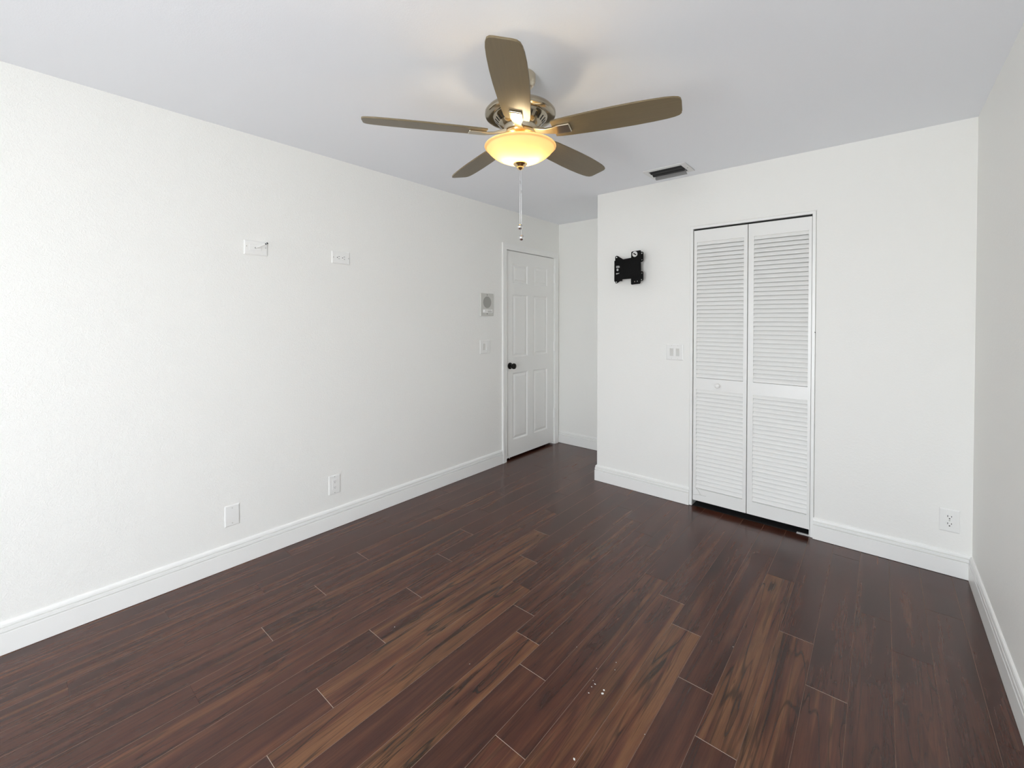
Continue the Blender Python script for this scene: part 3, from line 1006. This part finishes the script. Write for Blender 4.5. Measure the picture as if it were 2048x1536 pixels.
# blades: outline along local +x, pitched about x (right-hand edge raised)
def blade_bm():
    st = [(.150, .050), (.175, .055), (.22, .0585), (.30, .0630), (.40, .0665), (.48, .0670), (.55, .0650), (.60, .0615), (.628, .0570), (.645, .0510), (.653, .0420), (.656, .0250)]
    up = [(x, h) for x, h in st]
    lp = up + [(x, -h) for x, h in reversed(st)]
    bm = bmesh.new()
    A = [bm.verts.new((x, y, .0035)) for x, y in lp]
    B = [bm.verts.new((x, y, -.0035)) for x, y in lp]
    n = len(lp)
    m = len(st)
    for k in range(n):
        bm.faces.new((A[k], A[(k + 1) % n], B[(k + 1) % n], B[k]))
    for k in range(m - 1):
        bm.faces.new((A[k], A[k + 1], A[n - 2 - k], A[n - 1 - k]))
        bm.faces.new((B[k], B[n - 1 - k], B[n - 2 - k], B[k + 1]))
    return bm
def iron_bm():
    bm = bmesh.new()
    # arm from the collar out, then a flat plate under the blade root
    secs = [(.064, .020, .004, .018), (.090, .017, -.002, .010), (.120, .016, -.0085, .000), (.150, .021, -.0115, -.0045), (.170, .026, -.0115, -.0036), (.222, .026, -.0115, -.0036), (.226, .024, -.0100, -.0045)]
    rings = [[bm.verts.new((x, s * w, z)) for s, z in ((-1, b), (1, b), (1, t), (-1, t))] for x, w, b, t in secs]
    for a, b in zip(rings, rings[1:]):
        for k in range(4):
            bm.faces.new((a[k], a[(k + 1) % 4], b[(k + 1) % 4], b[k]))
    bm.faces.new(rings[0][::-1])
    bm.faces.new(rings[-1])
    return bm
b0 = i0 = None
for k in range(5):
    a = radians(16.75 + 72 * k)
    if b0 is None:
        b0 = link('blade', blade_bm(), M['blade'], fan, bevel=.0015)
        i0 = link('blade_iron', iron_bm(), M['nickel'], fan, bevel=.002)
        bb, ii = b0, i0
    else:
        bb = b0.copy(); COL.objects.link(bb); bb.parent = fan
        ii = i0.copy(); COL.objects.link(ii); ii.parent = fan
    for o, dz in ((bb, -.254), (ii, -.254)):
        o.location = (0, 0, dz)
        o.rotation_mode = 'XYZ'
        o.rotation_euler = (Matrix.Rotation(a, 3, 'Z') @ Matrix.Rotation(radians(-12), 3, 'X')).to_euler()

# pull chains
def chain(name, dx, dy, ztop, zend, zball, conn, rr):
    bm = bmesh.new()
    n = int((ztop - zend) / .006)
    tube(bm, [(dx, dy, ztop), (dx, dy, zend)], rr, 8)
    c = link(name, bm, M['chrome'], fan)
    if conn:
        link('chain_connector', lathe([(0, .006), (.0022, .005), (.0026, -.006), (0, -.008)], 10, 'Z', at=(dx, dy, conn)), M['chrome'], c, smooth=True)
    link('pull_ball', lathe([(0, .0125)] + [(.0125 * cos(radians(t)), .0125 * sin(radians(t))) for t in range(75, -76, -15)] + [(0, -.0125)], 24, 'Z', at=(dx, dy, zball)),
         M['chrome'], c, smooth=True)
chain('pull_chain', -.001, -.001, -.404, -.655, -.654, -.458, .0014)
chain('pull_chain', .0040, .0030, -.398, -.702, -.701, -.500, .0014)

# ================================================================== SMALL THINGS
# small nail left in the wall right of the closet
nl = link('nail', lathe([(0, 0), (.0025, 0), (.003, -.003), (0, -.004)], 10, 'Y', at=(0, 0, 0)), M['slot'])
nl.location = (2.4455, D2, 1.3008)
nl['label'] = 'tiny dark nail in the wall right of the closet door frame'
nl['category'] = 'nail'
nl['kind'] = 'thing'
# white paint chips on the floor
chips = [(1.9866, 1.4300, .0085, 1), (1.9830, 1.4470, .0065, 1), (1.9440, 1.4500, .0050, 0), (1.9455, 1.4000, .0040, 0), (1.9116, 1.5200, .0028, 0), (1.9565, 1.5976, .0030, 0),
         (2.0351, 1.1573, .0062, 1), (2.1702, 1.3797, .0026, 0), (2.2951, 1.9931, .0034, 0), (1.1029, 1.1399, .0036, 0), (1.7908, 1.5660, .0022, 0), (1.6646, 1.5666, .0024, 0),
         (1.5114, 1.2106, .0022, 0), (1.9404, 1.4307, .0035, 0), (1.9300, 1.4600, .0025, 0), (1.9700, 1.5600, .0024, 0)]
special = {0: 'largest white paint chip on the plank floor, in the cluster in front of the closet',
           1: 'curled white paint chip just behind the largest chip on the floor',
           6: 'white paint chip on the floor at the bottom edge of the photo',
           8: 'white speck on a plank seam nearest the closet doors',
           9: 'white speck on the floor nearest the left wall'}
rnd = random.Random(3)
for i, (x, y, r, big) in enumerate(chips):
    r *= .72
    bm = bmesh.new()
    n = 7
    top = [bm.verts.new((r * (0.7 + .5 * rnd.random()) * cos(2 * pi * k / n), .6 * r * (0.7 + .5 * rnd.random()) * sin(2 * pi * k / n), r * .18 + (r * .25 * abs(cos(pi * k / n)) if big else 0))) for k in range(n)]
    bot = [bm.verts.new((v.co.x * .9, v.co.y * .9, 0.0)) for v in top]
    for k in range(n):
        bm.faces.new((bot[k], bot[(k + 1) % n], top[(k + 1) % n], top[k]))
    bm.faces.new(top)
    bm.faces.new(bot[::-1])
    o = link('paint_chip', bm, M['chip'])
    o.location = (x, y, 0.0002)
    o.rotation_euler = (0, 0, rnd.uniform(0, 6.28))
    o['kind'] = 'thing'
    o['category'] = 'paint chip'
    o['group'] = 'white paint chips on the floor'
    o['label'] = special.get(i, 'tiny white speck of paint among the chips on the dark planks')
